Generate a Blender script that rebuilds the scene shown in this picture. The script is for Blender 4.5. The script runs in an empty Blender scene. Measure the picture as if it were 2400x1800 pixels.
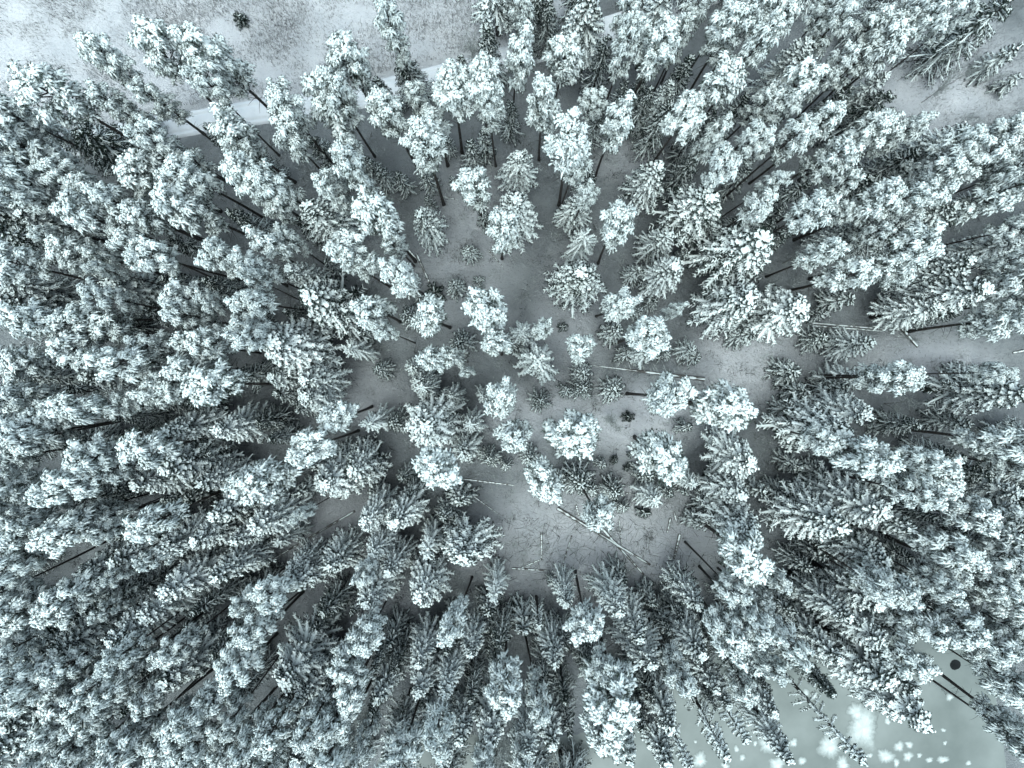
import bpy, math, random
import numpy as np
from mathutils import Vector, Quaternion

# ------------------------------------------------------------------ camera, light, exposure
sc = bpy.context.scene
COL = sc.collection
F_PX, CX, CY = 1664.0, 1200.0, 900.0          # photo is 2400 x 1800
NADIR = (1210.0, 868.0)                       # pixel straight below the drone
CAM_H = 75.0
n_cam = Vector(((NADIR[0]-CX)/F_PX, -(NADIR[1]-CY)/F_PX, -1.0)).normalized()
Q = n_cam.rotation_difference(Vector((0, 0, -1)))
cam_d = bpy.data.cameras.new('camera'); cam = bpy.data.objects.new('camera', cam_d); COL.objects.link(cam)
cam_d.sensor_fit = 'HORIZONTAL'; cam_d.angle = 2*math.atan(CX/F_PX); cam_d.clip_start = 0.5; cam_d.clip_end = 6000
cam.location = (0, 0, CAM_H); cam.rotation_mode = 'QUATERNION'; cam.rotation_quaternion = Q
sc.camera = cam

SUN_EL, SUN_AZ = 74.0, 200.0
w = bpy.data.worlds.new('World'); sc.world = w; w.use_nodes = True
nt = w.node_tree; nt.nodes.clear()
sky = nt.nodes.new('ShaderNodeTexSky'); sky.sky_type = 'NISHITA'; sky.sun_disc = False
sky.sun_elevation = math.radians(SUN_EL); sky.sun_rotation = math.radians(SUN_AZ)
sky.dust_density = 4.0; sky.air_density = 1.0; sky.ozone_density = 1.0
hs = nt.nodes.new('ShaderNodeHueSaturation'); hs.inputs['Saturation'].default_value = 0.45
bgn = nt.nodes.new('ShaderNodeBackground'); bgn.inputs['Strength'].default_value = 0.12
out = nt.nodes.new('ShaderNodeOutputWorld')
nt.links.new(sky.outputs[0], hs.inputs['Color']); tint = nt.nodes.new('ShaderNodeMix'); tint.data_type = 'RGBA'; tint.blend_type = 'MULTIPLY'; tint.inputs[0].default_value = 1.0
tint.inputs[7].default_value = (0.85, 1.0, 1.02, 1.0); nt.links.new(hs.outputs[0], tint.inputs[6]); nt.links.new(tint.outputs[2], bgn.inputs['Color']); nt.links.new(bgn.outputs[0], out.inputs['Surface'])
sl = bpy.data.lights.new('sun', 'SUN'); sun = bpy.data.objects.new('sun', sl); COL.objects.link(sun)
sl.energy = 0.7; sl.angle = math.radians(60); sl.color = (0.94, 1.0, 0.99)
d = Vector((math.sin(math.radians(SUN_AZ))*math.cos(math.radians(SUN_EL)), math.cos(math.radians(SUN_AZ))*math.cos(math.radians(SUN_EL)), math.sin(math.radians(SUN_EL))))
sun.rotation_mode = 'QUATERNION'; sun.rotation_quaternion = d.to_track_quat('Z', 'Y'); sun.location = d*200
sc.view_settings.view_transform = 'Standard'; sc.view_settings.look = 'None'
sc.view_settings.exposure = 1.32; sc.view_settings.gamma = 1.0; sc.view_settings.use_curve_mapping = False
sc.render.engine = 'CYCLES'
sc.cycles.max_bounces = 4; sc.cycles.diffuse_bounces = 1; sc.cycles.glossy_bounces = 2
sc.cycles.use_denoising = True
sc.cycles.use_adaptive_sampling = False

# ------------------------------------------------------------------ pixel -> place
def ray(u, v):
    return Q @ Vector(((u-CX)/F_PX, -(v-CY)/F_PX, -1.0))
def at(u, v, z=0.0):
    r = ray(u, v); k = (CAM_H - z)/(-r.z)
    return (r.x*k, r.y*k)
def m_per_px(z):
    return (CAM_H - z)/F_PX

# ------------------------------------------------------------------ materials
def mat(name):
    m = bpy.data.materials.new(name); m.use_nodes = True
    t = m.node_tree; b = t.nodes['Principled BSDF']
    return m, t, b
def node(t, kind, **kw):
    n = t.nodes.new(kind)
    for k, v in kw.items():
        if k in n.inputs: n.inputs[k].default_value = v
        else: setattr(n, k, v)
    return n
def noise(t, scale, detail=3.0, rough=0.55, coord='Object'):
    c = t.nodes.new('ShaderNodeTexCoord'); n = node(t, 'ShaderNodeTexNoise')
    n.inputs['Scale'].default_value = scale; n.inputs['Detail'].default_value = detail; n.inputs['Roughness'].default_value = rough
    t.links.new(c.outputs[coord], n.inputs['Vector'])
    return n.outputs[0]
def ramp(t, fac, stops):
    r = t.nodes.new('ShaderNodeValToRGB'); e = r.color_ramp.elements
    while len(e) < len(stops): e.new(0.5)
    for i, (p, c) in enumerate(stops): e[i].position = p; e[i].color = (*c, 1.0) if len(c) == 3 else c
    t.links.new(fac, r.inputs[0]); return r.outputs[0]
def mix(t, fac, a, b):
    m = t.nodes.new('ShaderNodeMix'); m.data_type = 'RGBA'
    for s, x in ((m.inputs[0], fac), (m.inputs[6], a), (m.inputs[7], b)):
        if hasattr(x, 'links'): t.links.new(x, s)
        else: s.default_value = x if not isinstance(x, tuple) else (*x, 1.0)
    return m.outputs[2]
def math_n(t, op, a, b=0.0):
    m = t.nodes.new('ShaderNodeMath'); m.operation = op
    for s, x in zip(m.inputs, (a, b)):
        if hasattr(x, 'links'): t.links.new(x, s)
        else: s.default_value = x
    return m.outputs[0]
def bump(t, b, h, strength, dist):
    n = t.nodes.new('ShaderNodeBump'); n.inputs['Strength'].default_value = strength; n.inputs['Distance'].default_value = dist
    t.links.new(h, n.inputs['Height']); t.links.new(n.outputs[0], b.inputs['Normal'])
def upness(t):
    g = t.nodes.new('ShaderNodeNewGeometry'); s = t.nodes.new('ShaderNodeSeparateXYZ')
    t.links.new(g.outputs['Normal'], s.inputs[0]); return s.outputs[2]

SNOW_C = (0.80, 0.885, 0.87)
def make_mats():
    M = {}
    m, t, b = mat('fresh_snow')
    n = noise(t, 3.0, 4)
    t.links.new(ramp(t, n, [(0.3, (0.74, 0.83, 0.82)), (0.65, (0.83, 0.905, 0.89))]), b.inputs['Base Color'])
    b.inputs['Roughness'].default_value = 0.75; b.inputs['Specular IOR Level'].default_value = 0.2
    bump(t, b, noise(t, 14.0, 4, 0.7), 0.7, 0.05); M['snow'] = m
    # needles: dark green with hoar frost caught on them in patches
    def needle(name, dark, light, frost_lo, frost_hi, frost_c):
        m, t, b = mat(name)
        base = ramp(t, noise(t, 2.5, 3), [(0.3, dark), (0.7, light)])
        fr = ramp(t, noise(t, 5.0, 4, 0.7), [(frost_lo, (0, 0, 0)), (frost_hi, (1, 1, 1))])
        t.links.new(mix(t, fr, base, frost_c), b.inputs['Base Color'])
        b.inputs['Roughness'].default_value = 0.8; b.inputs['Specular IOR Level'].default_value = 0.15
        return m
    M['pine_needle'] = needle('pine_needles', (0.016, 0.030, 0.022), (0.042, 0.066, 0.040), 0.46, 0.74, (0.46, 0.53, 0.52))
    M['spruce_needle'] = needle('spruce_needles', (0.011, 0.020, 0.017), (0.026, 0.040, 0.031), 0.55, 0.80, (0.36, 0.42, 0.42))
    M['dark_needle'] = needle('dark_spruce_needles', (0.011, 0.020, 0.017), (0.026, 0.040, 0.032), 0.57, 0.84, (0.30, 0.36, 0.36))
    m, t, b = mat('bark')
    base = ramp(t, noise(t, 6.0, 4), [(0.3, (0.018, 0.016, 0.015)), (0.7, (0.05, 0.042, 0.036))])
    fr = ramp(t, noise(t, 9.0, 3, 0.6), [(0.62, (0, 0, 0)), (0.70, (1, 1, 1))])
    t.links.new(mix(t, fr, base, (0.40, 0.45, 0.45)), b.inputs['Base Color']); b.inputs['Roughness'].default_value = 0.9
    bump(t, b, noise(t, 20.0, 3), 0.6, 0.03); M['bark'] = m
    m, t, b = mat('frosted_twig')
    t.links.new(ramp(t, noise(t, 4.0, 3), [(0.35, (0.16, 0.17, 0.165)), (0.65, (0.62, 0.69, 0.68))]), b.inputs['Base Color'])
    b.inputs['Roughness'].default_value = 0.85; M['twig'] = m
    m, t, b = mat('grey_log')
    base = ramp(t, noise(t, 5.0, 4), [(0.3, (0.06, 0.058, 0.055)), (0.7, (0.15, 0.145, 0.135))])
    t.links.new(base, b.inputs['Base Color']); b.inputs['Roughness'].default_value = 0.9; M['log'] = m
    m, t, b = mat('pale_birch_log')
    t.links.new(ramp(t, noise(t, 4.0, 3), [(0.35, (0.35, 0.36, 0.35)), (0.6, (0.75, 0.78, 0.76))]), b.inputs['Base Color'])
    b.inputs['Roughness'].default_value = 0.8; M['birchlog'] = m
    m, t, b = mat('dry_stem')
    t.links.new(ramp(t, noise(t, 0.6, 3), [(0.35, (0.13, 0.14, 0.145)), (0.65, (0.30, 0.32, 0.33))]), b.inputs['Base Color'])
    b.inputs['Roughness'].default_value = 0.9; M['stem'] = m
    m, t, b = mat('litter')
    t.links.new(ramp(t, noise(t, 1.5, 3), [(0.4, (0.04, 0.045, 0.045)), (0.62, (0.30, 0.33, 0.33))]), b.inputs['Base Color'])
    b.inputs['Roughness'].default_value = 0.9; M['litter'] = m
    # ground snow: settled, thin over heath with forest shade painted in, specks of litter
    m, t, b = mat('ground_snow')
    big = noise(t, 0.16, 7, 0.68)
    shade_thin = ramp(t, big, [(0.35, (0.22, 0.245, 0.255)), (0.65, (0.36, 0.39, 0.40))])
    lit_deep = ramp(t, big, [(0.38, (0.70, 0.735, 0.77)), (0.62, (0.84, 0.865, 0.89))])
    at_ = t.nodes.new('ShaderNodeAttribute'); at_.attribute_name = 'sky_open'
    base = mix(t, at_.outputs['Fac'], shade_thin, lit_deep)  # thin snow plus painted shade under trees, brighter deep snow in openings
    sp = ramp(t, noise(t, 3.2, 5, 0.75), [(0.56, (0, 0, 0)), (0.70, (1, 1, 1))])
    patch = ramp(t, noise(t, 0.22, 3), [(0.42, (0.1, 0.1, 0.1)), (0.62, (0.75, 0.75, 0.75))])
    f = math_n(t, 'MULTIPLY', sp, patch)
    t.links.new(mix(t, f, base, (0.20, 0.215, 0.22)), b.inputs['Base Color'])
    b.inputs['Roughness'].default_value = 0.8; b.inputs['Specular IOR Level'].default_value = 0.2
    bump(t, b, noise(t, 1.5, 8, 0.75), 1.0, 0.9); M['ground'] = m
    m, t, b = mat('packed_snow')
    t.links.new(ramp(t, noise(t, 0.5, 4), [(0.35, (0.52, 0.56, 0.59)), (0.65, (0.64, 0.67, 0.69))]), b.inputs['Base Color'])
    b.inputs['Roughness'].default_value = 0.7; bump(t, b, noise(t, 2.5, 5, 0.6), 0.5, 0.1); M['road'] = m
    m, t, b = mat('pond_ice')
    t.links.new(ramp(t, noise(t, 0.10, 5, 0.6), [(0.35, (0.12, 0.143, 0.135)), (0.65, (0.20, 0.228, 0.218))]), b.inputs['Base Color'])
    b.inputs['Roughness'].default_value = 0.45; b.inputs['Specular IOR Level'].default_value = 0.25; M['ice'] = m
    m, t, b = mat('open_water')
    b.inputs['Base Color'].default_value = (0.006, 0.008, 0.008, 1); b.inputs['Roughness'].default_value = 0.12; b.inputs['Specular IOR Level'].default_value = 0.2; M['water'] = m
    m, t, b = mat('snow_patch')
    pc = ramp(t, noise(t, 1.2, 5, 0.65), [(0.3, (0.36, 0.41, 0.395)), (0.7, (0.56, 0.61, 0.60))])
    ic = ramp(t, noise(t, 0.10, 5, 0.6), [(0.35, (0.12, 0.143, 0.135)), (0.65, (0.20, 0.228, 0.218))])
    ca = t.nodes.new('ShaderNodeAttribute'); ca.attribute_name = 'cover'
    cf = math_n(t, 'ADD', ca.outputs['Fac'], math_n(t, 'MULTIPLY', math_n(t, 'SUBTRACT', noise(t, 3.5, 5, 0.7), .5), .9))
    t.links.new(mix(t, ramp(t, cf, [(0.05, (0, 0, 0)), (1.0, (1, 1, 1))]), ic, pc), b.inputs['Base Color'])
    b.inputs['Roughness'].default_value = 0.8; bump(t, b, noise(t, 4.0, 4), 0.5, 0.05); M['patch'] = m
    return M
M = make_mats()

# ------------------------------------------------------------------ fast mesh helpers
def build_mesh(name, verts, tris, material, smooth=True):
    me = bpy.data.meshes.new(name)
    verts = np.ascontiguousarray(verts, np.float32).reshape(-1, 3); tris = np.ascontiguousarray(tris, np.int32).reshape(-1, 3)
    me.vertices.add(len(verts)); me.vertices.foreach_set('co', verts.ravel())
    me.loops.add(len(tris)*3); me.loops.foreach_set('vertex_index', tris.ravel())
    me.polygons.add(len(tris)); me.polygons.foreach_set('loop_start', np.arange(0, len(tris)*3, 3, dtype=np.int32))
    me.polygons.foreach_set('use_smooth', np.full(len(tris), smooth))
    me.materials.append(material); me.update(calc_edges=True)
    return me
class Acc:
    def __init__(s): s.v = []; s.t = []; s.n = 0
    def add(s, v, t):
        v = np.asarray(v, float).reshape(-1, 3); s.v.append(v); s.t.append(np.asarray(t, int).reshape(-1, 3)+s.n); s.n += len(v)
    def mesh(s, name, material, smooth=True):
        if not s.v: s.add([(0, 0, 0), (.01, 0, 0), (0, .01, 0)], [(0, 1, 2)])
        return build_mesh(name, np.concatenate(s.v), np.concatenate(s.t), material, smooth)
def ico(sub):
    p = (1+5**.5)/2
    v = [(-1,p,0),(1,p,0),(-1,-p,0),(1,-p,0),(0,-1,p),(0,1,p),(0,-1,-p),(0,1,-p),(p,0,-1),(p,0,1),(-p,0,-1),(-p,0,1)]
    v = [np.array(x)/np.linalg.norm(x) for x in v]
    f = [(0,11,5),(0,5,1),(0,1,7),(0,7,10),(0,10,11),(1,5,9),(5,11,4),(11,10,2),(10,7,6),(7,1,8),(3,9,4),(3,4,2),(3,2,6),(3,6,8),(3,8,9),(4,9,5),(2,4,11),(6,2,10),(8,6,7),(9,8,1)]
    for _ in range(sub):
        c = {}; nf = []
        def mid(a, b):
            k = (min(a, b), max(a, b))
            if k not in c: m = v[a]+v[b]; v.append(m/np.linalg.norm(m)); c[k] = len(v)-1
            return c[k]
        for a, b, d in f:
            x, y, z = mid(a, b), mid(b, d), mid(d, a); nf += [(a,x,z),(b,y,x),(d,z,y),(x,y,z)]
        f = nf
    return np.array(v), np.array(f)
ICO0, ICO1, ICO2 = ico(0), ico(1), ico(2)
def blobs(acc, rng, cen, rad, flat=0.7, rough=0.28, tmpl=None, stretch=0.35):
    V, T = tmpl or ICO1
    cen = np.asarray(cen, float).reshape(-1, 3); N = len(cen); rad = np.broadcast_to(np.asarray(rad, float), (N,))
    disp = 1 + rng.uniform(-rough, rough, (N, len(V), 1))
    v = V[None]*disp*rad[:, None, None]
    a = rng.uniform(0, 2*np.pi, N); s = 1 + rng.uniform(-stretch, stretch, N)
    x = v[..., 0]*s[:, None]; y = v[..., 1]/s[:, None]; z = v[..., 2]*flat
    z = np.where(z < 0, z*0.5, z)
    ca, sa = np.cos(a)[:, None], np.sin(a)[:, None]
    v = np.stack([x*ca-y*sa, x*sa+y*ca, z], -1) + cen[:, None]
    t = T[None] + (np.arange(N)*len(V))[:, None, None]
    acc.add(v, t)
def sweep(acc, paths, radii, sides=6, flat=1.0, cap=True):
    P = np.asarray(paths, float); B, m, _ = P.shape
    Rr = np.broadcast_to(np.asarray(radii, float), (B, m))
    d = np.gradient(P, axis=1); d /= np.linalg.norm(d, axis=2, keepdims=True)+1e-9
    up = np.zeros_like(d); up[..., 2] = 1.0
    near = np.abs(d[..., 2]) > 0.93; up[near] = (1.0, 0.0, 0.0)
    sx = np.cross(d, up); sx /= np.linalg.norm(sx, axis=2, keepdims=True)+1e-9
    sy = np.cross(sx, d)
    a = np.arange(sides)*2*np.pi/sides
    v = P[:, :, None] + Rr[:, :, None, None]*(sx[:, :, None]*np.cos(a)[None, None, :, None] + flat*sy[:, :, None]*np.sin(a)[None, None, :, None])
    i = np.arange(m-1)[:, None]; j = np.arange(sides)[None]; jn = (j+1) % sides
    A = i*sides+j; Bq = i*sides+jn; C = (i+1)*sides+jn; D = (i+1)*sides+j
    t = np.concatenate([np.stack([A, Bq, C], -1).reshape(-1, 3), np.stack([A, C, D], -1).reshape(-1, 3)])
    if cap:
        k = np.arange(1, sides-1); e = (m-1)*sides
        t = np.concatenate([t, np.stack([np.full_like(k, e), e+k, e+k+1], -1), np.stack([np.full_like(k, 0), k+1, k], -1)])
    t = t[None] + (np.arange(B)*m*sides)[:, None, None]
    acc.add(v, t)
def spikes(acc, rng, base, direc, length, width):
    """thin needle triangles from base along direc"""
    base = np.asarray(base, float).reshape(-1, 3); N = len(base)
    direc = np.asarray(direc, float).reshape(-1, 3); direc = direc/(np.linalg.norm(direc, axis=1, keepdims=True)+1e-9)
    side = np.cross(direc, rng.normal(size=(N, 3))); side /= np.linalg.norm(side, axis=1, keepdims=True)+1e-9
    L = np.broadcast_to(np.asarray(length, float), (N,))[:, None]; W = np.broadcast_to(np.asarray(width, float), (N,))[:, None]
    v = np.stack([base - side*W*.5, base + side*W*.5, base + direc*L], 1)
    acc.add(v, np.arange(N*3).reshape(-1, 3))

# ------------------------------------------------------------------ tree prototypes
def proto_pine(seed, H=20.0, R=1.75, crown=0.36, density=1.0, snow=1.0, flat_top=0.5):
    rng = np.random.default_rng(seed)
    tr, nd, sn = Acc(), Acc(), Acc()
    zb = H*(1-crown)
    s = np.linspace(0, 1, 14); ph = rng.uniform(0, 6.3); amp = rng.uniform(0.05, 0.35)
    bend = amp*np.sin(s*np.pi)*(1-s*0.3)
    tp = np.stack([bend*np.cos(ph), bend*np.sin(ph), s*(H-0.5)], -1)
    trr = 0.155*(1-s)**0.7+0.025; trr[0] *= 1.35
    sweep(tr, tp[None], trr[None], 9)
    def trunk_at(z):
        k = np.clip(z/(H-0.5), 0, 1); return np.array([np.interp(k, s, tp[:, 0]), np.interp(k, s, tp[:, 1]), z])
    nl = int(23*density)
    lobes = rng.uniform(0.72, 1.18, 5); lph = rng.uniform(0, 6.3)
    cl = []                                     # clumps (centre, radius)
    for i in range(nl):
        q = (i+rng.uniform(0, .8))/nl           # 0 low .. 1 top
        z0 = zb + q*(H-zb-0.9)
        az = i*2.4+rng.uniform(-.5, .5)
        lob = np.interp(((az+lph) % 6.283)/6.283*5, range(6), list(lobes)+[lobes[0]])
        prof = 0.62+0.5*q if q < 0.45 else (0.845+0.0)*(1-((q-0.45)/0.62)**2.2*0.72)+0.05
        L = R*prof*lob*rng.uniform(.8, 1.1)*1.05
        el = math.radians(rng.uniform(2, 16)+q*46)
        k = np.linspace(0, 1, 6)
        hd = np.array([math.cos(az), math.sin(az)])
        side = np.array([-hd[1], hd[0]])*rng.uniform(-.25, .25)*L
        o = trunk_at(z0)
        pts = np.stack([o[0]+(hd[0]*k*L)+side[0]*k**2, o[1]+(hd[1]*k*L)+side[1]*k**2, o[2]+L*math.tan(el)*k*0.8+0.12*L*k**2], -1)
        sweep(tr, pts[None], (0.055*(1-k)+0.014)[None], 5)
        for kk in ((1.0, .95, .72, .70) if L > R*.6 else (1.0, .7)):
            c = np.array([np.interp(kk, k, pts[:, j]) for j in range(3)])
            c[:2] += rng.normal(0, 0.16*L, 2)*(1.0 if kk < .99 else .5); c[2] += rng.normal(0, .12)
            cl.append((c, rng.uniform(.28, .62)))
            tw = np.linspace(0, 1, 3)[:, None]
            b0 = np.array([np.interp(max(kk-.25, 0), k, pts[:, j]) for j in range(3)])
            sweep(tr, (b0*(1-tw)+c*tw)[None], np.array([[.025, .018, .01]]), 4)
    for _ in range(6): cl.append((trunk_at(H-.6)+rng.normal(0, .28, 3)*np.array([1, 1, .8]), rng.uniform(.25, .40)))
    zs = np.array([c[2] for c, r in cl]); zlo, zhi = zs.min(), zs.max()
    for c, r in cl:
        ex = float(np.clip((c[2]-zlo)/(zhi-zlo)*.8+.55*np.hypot(c[0], c[1])/R, 0, 1)); hold = (.42+.58*ex)*snow
        k = rng.integers(20, 28)
        a = rng.uniform(0, 6.283, k); u = np.sqrt(rng.uniform(0.0, 1, k)); zz = np.sqrt(np.maximum(0, 1-u*u))
        dirs = np.stack([u*np.cos(a), u*np.sin(a), zz*.75], -1)
        pos = c + dirs*r*rng.uniform(.75, 1.2, (k, 1))
        nn = 5
        bb = np.repeat(pos, nn, 0); dd = np.repeat(dirs, nn, 0)*0.9 + rng.normal(0, .7, (k*nn, 3)); dd[:, 2] -= .15
        spikes(nd, rng, bb - dd*.02, dd, rng.uniform(.14, .26, k*nn), rng.uniform(.04, .065, k*nn)); nn = 8
        k2 = 6                                   # tufts hanging out below, without snow
        a = rng.uniform(0, 6.283, k2); dirs2 = np.stack([np.cos(a), np.sin(a), rng.uniform(-.7, .15, k2)], -1)
        pos2 = c + dirs2*r*rng.uniform(.5, 1.1, (k2, 1))
        bb = np.repeat(pos2, nn, 0); dd = np.repeat(dirs2, nn, 0)*.8 + rng.normal(0, .7, (k2*nn, 3))
        spikes(nd, rng, bb, dd, rng.uniform(.18, .32, k2*nn), rng.uniform(.035, .06, k2*nn))
        keep = rng.uniform(size=k) < 0.80*hold
        p = pos[keep]+np.array([0, 0, .05])
        nf = int(round(16*hold)); a = rng.uniform(0, 6.283, nf); u = rng.uniform(.1, .75, nf)
        if nf:
            st = c + np.stack([np.cos(a)*u*r, np.sin(a)*u*r, r*rng.uniform(.15, .75, nf)], -1)
            out_ = np.stack([np.cos(a), np.sin(a), 0*a], -1)*rng.uniform(.7, 1.0, (nf, 1)) + np.array([c[0], c[1], 0])*.25/R
            m4 = np.linspace(0, 1, 4)[None, :, None]; Lf = (r*rng.uniform(.55, 1.15, nf))[:, None, None]
            pth = st[:, None] + out_[:, None]*Lf*(m4-.25*m4**2); pth[..., 2] -= (Lf*(.15*m4+.75*m4**2))[..., 0]
            rf = np.array([.75, 1.0, .9, .4])[None]*rng.uniform(.055, .105, (nf, 1))*rng.uniform(.75, 1.25, (nf, 4))
            sweep(sn, pth, rf, 5, .85)
            nn2 = 4; bq = np.repeat(pth[:, 2], nn2, 0)-np.array([0, 0, .04]); dq = np.repeat(out_, nn2, 0)*.6+rng.normal(0, .5, (nf*nn2, 3)); dq[:, 2] -= .9
            spikes(nd, rng, bq, dq, rng.uniform(.15, .28, nf*nn2), .06)
        p = p[rng.uniform(size=len(p)) < .55]
        if len(p): blobs(sn, rng, p, rng.uniform(.06, .15, len(p))*(.8+.2*snow), .8, .34, ICO0)
        if rng.uniform() < hold: blobs(sn, rng, [c+np.array([0, 0, r*.18])], [r*rng.uniform(.5, .75)], .80, .30, ICO1)
    # a few bare dead limbs under the crown
    for i in range(7):
        z0 = zb*rng.uniform(.6, 1.0); az = rng.uniform(0, 6.283); L = rng.uniform(.5, 1.6); k = np.linspace(0, 1, 4)
        o = trunk_at(z0)
        pts = np.stack([o[0]+math.cos(az)*k*L, o[1]+math.sin(az)*k*L, z0+L*(.1*k-.35*k*k)], -1)
        sweep(tr, pts[None], (.022*(1-k)+.008)[None], 4)
    return finish('pine', tr, nd, sn, H, 'pine_needle')

def proto_spruce(seed, H, R, whorl=0.5, per=6, fat=1.0, snow=1.0, dark=False, zlow=0.06, power=0.8, droop=1.0, thin=1.0, keepf=1.0):
    rng = np.random.default_rng(seed)
    tr, nd, sn = Acc(), Acc(), Acc()
    s = np.linspace(0, 1, 10); sweep(tr, np.stack([0*s, 0*s, s*H], -1)[None], (0.011*H*(1-s)**.9+.012)[None], 8)
    z = H*zlow; paths = []; Ls = []
    sect = (np.arange(per)+rng.uniform(-.25, .25, per))*6.283/per
    while z < H-0.12:
        q = 1-z/H
        step = whorl*(0.45+0.75*min(1, q*1.6))
        n = per
        for j in range(n):
            if rng.uniform() > keepf*((.62 if q > .2 else .40) if per > 6 else 1.0): continue
            az = sect[j] + rng.uniform(-.12, .12)
            L = R*q**power*rng.uniform(.74, 1.12)+.10
            zz = z+rng.uniform(-.25, .25)*step
            k = np.linspace(0, 1, 7)
            a0 = np.interp(q, [0, .12, .4, 1], [1.1, .30, -.18, -.38])
            drop = np.interp(q, [0, .12, .4, 1], [.05, .25, .45, .50])*droop
            hz = L*(a0*k - drop*k**2 + .38*drop*k**3.2)
            sd = rng.uniform(-.12, .12)*L
            pts = np.stack([math.cos(az)*L*k - math.sin(az)*sd*k**2, math.sin(az)*L*k + math.cos(az)*sd*k**2, zz+hz], -1)
            paths.append(pts); Ls.append(L)
        z += step
    P = np.array(paths); Ls = np.array(Ls); B = len(P)
    kk = np.linspace(0, 1, 7)
    sweep(tr, P, (.028*(1-kk)[None]+.008)*np.clip(Ls/R, .4, 1)[:, None], 4, cap=False)
    # laterals
    lat = []; lL = []
    ss = np.linspace(.20, .97, 9)
    for si in ss:
        i0 = min(int(si*6), 5); f = si*6-i0
        o = P[:, i0]*(1-f)+P[:, i0+1]*f; t = P[:, i0+1]-P[:, i0]; t /= np.linalg.norm(t, axis=1, keepdims=True)+1e-9
        h = np.cross(t, (0, 0, 1.0)); h /= np.linalg.norm(h, axis=1, keepdims=True)+1e-9
        for sg in (-1, 1):
            ll = np.minimum(Ls*.28*(1.05-.72*si), .5)*rng.uniform(.7, 1.25, B)*(0.55 if si < .3 else 1)+.05
            ang = rng.uniform(.6, 1.0, B)[:, None]
            dv = t*np.cos(ang)+sg*h*np.sin(ang)
            m = np.linspace(0, 1, 4)
            pp = o[:, None]+dv[:, None]*(ll[:, None]*m[None])[..., None]; pp[..., 2] -= (ll[:, None]*m[None]**2)*.6*droop
            lat.append(pp); lL.append(ll)
    LP = np.concatenate(lat); LL = np.concatenate(lL)
    # needles along spine and laterals
    def fringe(Pth, per_pt, ln, wd):
        Bn, m, _ = Pth.shape
        i = rng.integers(0, m-1, (Bn, per_pt)); f = rng.uniform(0, 1, (Bn, per_pt, 1)); b = np.arange(Bn)[:, None]
        o = Pth[b, i]*(1-f)+Pth[b, i+1]*f; t = Pth[b, i+1]-Pth[b, i]; t = t/(np.linalg.norm(t, axis=2, keepdims=True)+1e-9)
        h = np.cross(t, (0, 0, 1.0)); sg = rng.choice([-1, 1], (Bn, per_pt, 1))
        dv = t*.75+h*sg*rng.uniform(.3, 1.1, (Bn, per_pt, 1)); dv[..., 2] -= rng.uniform(.35, 1.0, (Bn, per_pt)); o = o-np.array([0, 0, .02])
        spikes(nd, rng, o.reshape(-1, 3), dv.reshape(-1, 3), rng.uniform(.6, 1.2, Bn*per_pt)*ln, wd*rng.uniform(.7, 1.3, Bn*per_pt))
    fringe(P, 14, .24*thin, .06); fringe(LP, 5, .18*thin, .06)
    # snow fingers
    expo = np.clip(.72+.5*(P[:, 0, 2]/H-zlow)/(1-zlow), .72, 1.0)     # sheltered low branches hold less
    ks = rng.uniform(size=B) < snow*(.6+.4*expo)
    rad = np.interp(kk, [0, .15, .45, .8, 1], [.04, .075, .10, .075, .04])[None]*fat*np.clip(Ls/1.5, .5, 1.15)[:, None]*rng.uniform(.75, 1.25, (B, 7))*expo[:, None]
    if ks.any():
        Pk = P[ks].copy(); Pk[..., 2] += rad[ks]*.45
        sweep(sn, Pk, rad[ks], 6, .75)
    exl = np.tile(expo, len(LP)//B); kl = (rng.uniform(size=len(LP)) < .85*snow*exl)
    if kl.any():
        r2 = np.array([.75, 1.05, .95, .45])[None]*(.042*fat)*rng.uniform(.6, 1.4, (len(LP), 4))*np.clip(LL/.4, .45, 1.25)[:, None]*(.5+.5*exl)[:, None]
        Pk = LP[kl].copy(); Pk[..., 2] += r2[kl]*.45
        sweep(sn, Pk, r2[kl], 5, .75)
    if fat > .9:                                 # small lumps caught along each finger
        nb = 7; bi = np.repeat(np.where(ks)[0], nb); f = rng.uniform(.12, 1, len(bi))*6; i0 = np.minimum(f.astype(int), 5); f = (f-i0)[:, None]
        o = P[bi, i0]*(1-f)+P[bi, i0+1]*f + rng.normal(0, .06, (len(bi), 3))*np.array([1, 1, .3])*fat
        blobs(sn, rng, o+np.array([0, 0, .04]), rng.uniform(.03, .06, len(bi))*fat*expo[bi], .8, .3, ICO0)
    tipb = P[:, -1][ks]
    if len(tipb) and not dark: blobs(sn, rng, tipb+np.array([0, 0, .03]), rng.uniform(.04, .075, len(tipb))*fat*expo[ks], .8, .3, ICO0)
    blobs(sn, rng, [(0, 0, H)], [.06*fat], 1.3)
    return finish('spruce', tr, nd, sn, H, 'dark_needle' if dark else 'spruce_needle')

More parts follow.
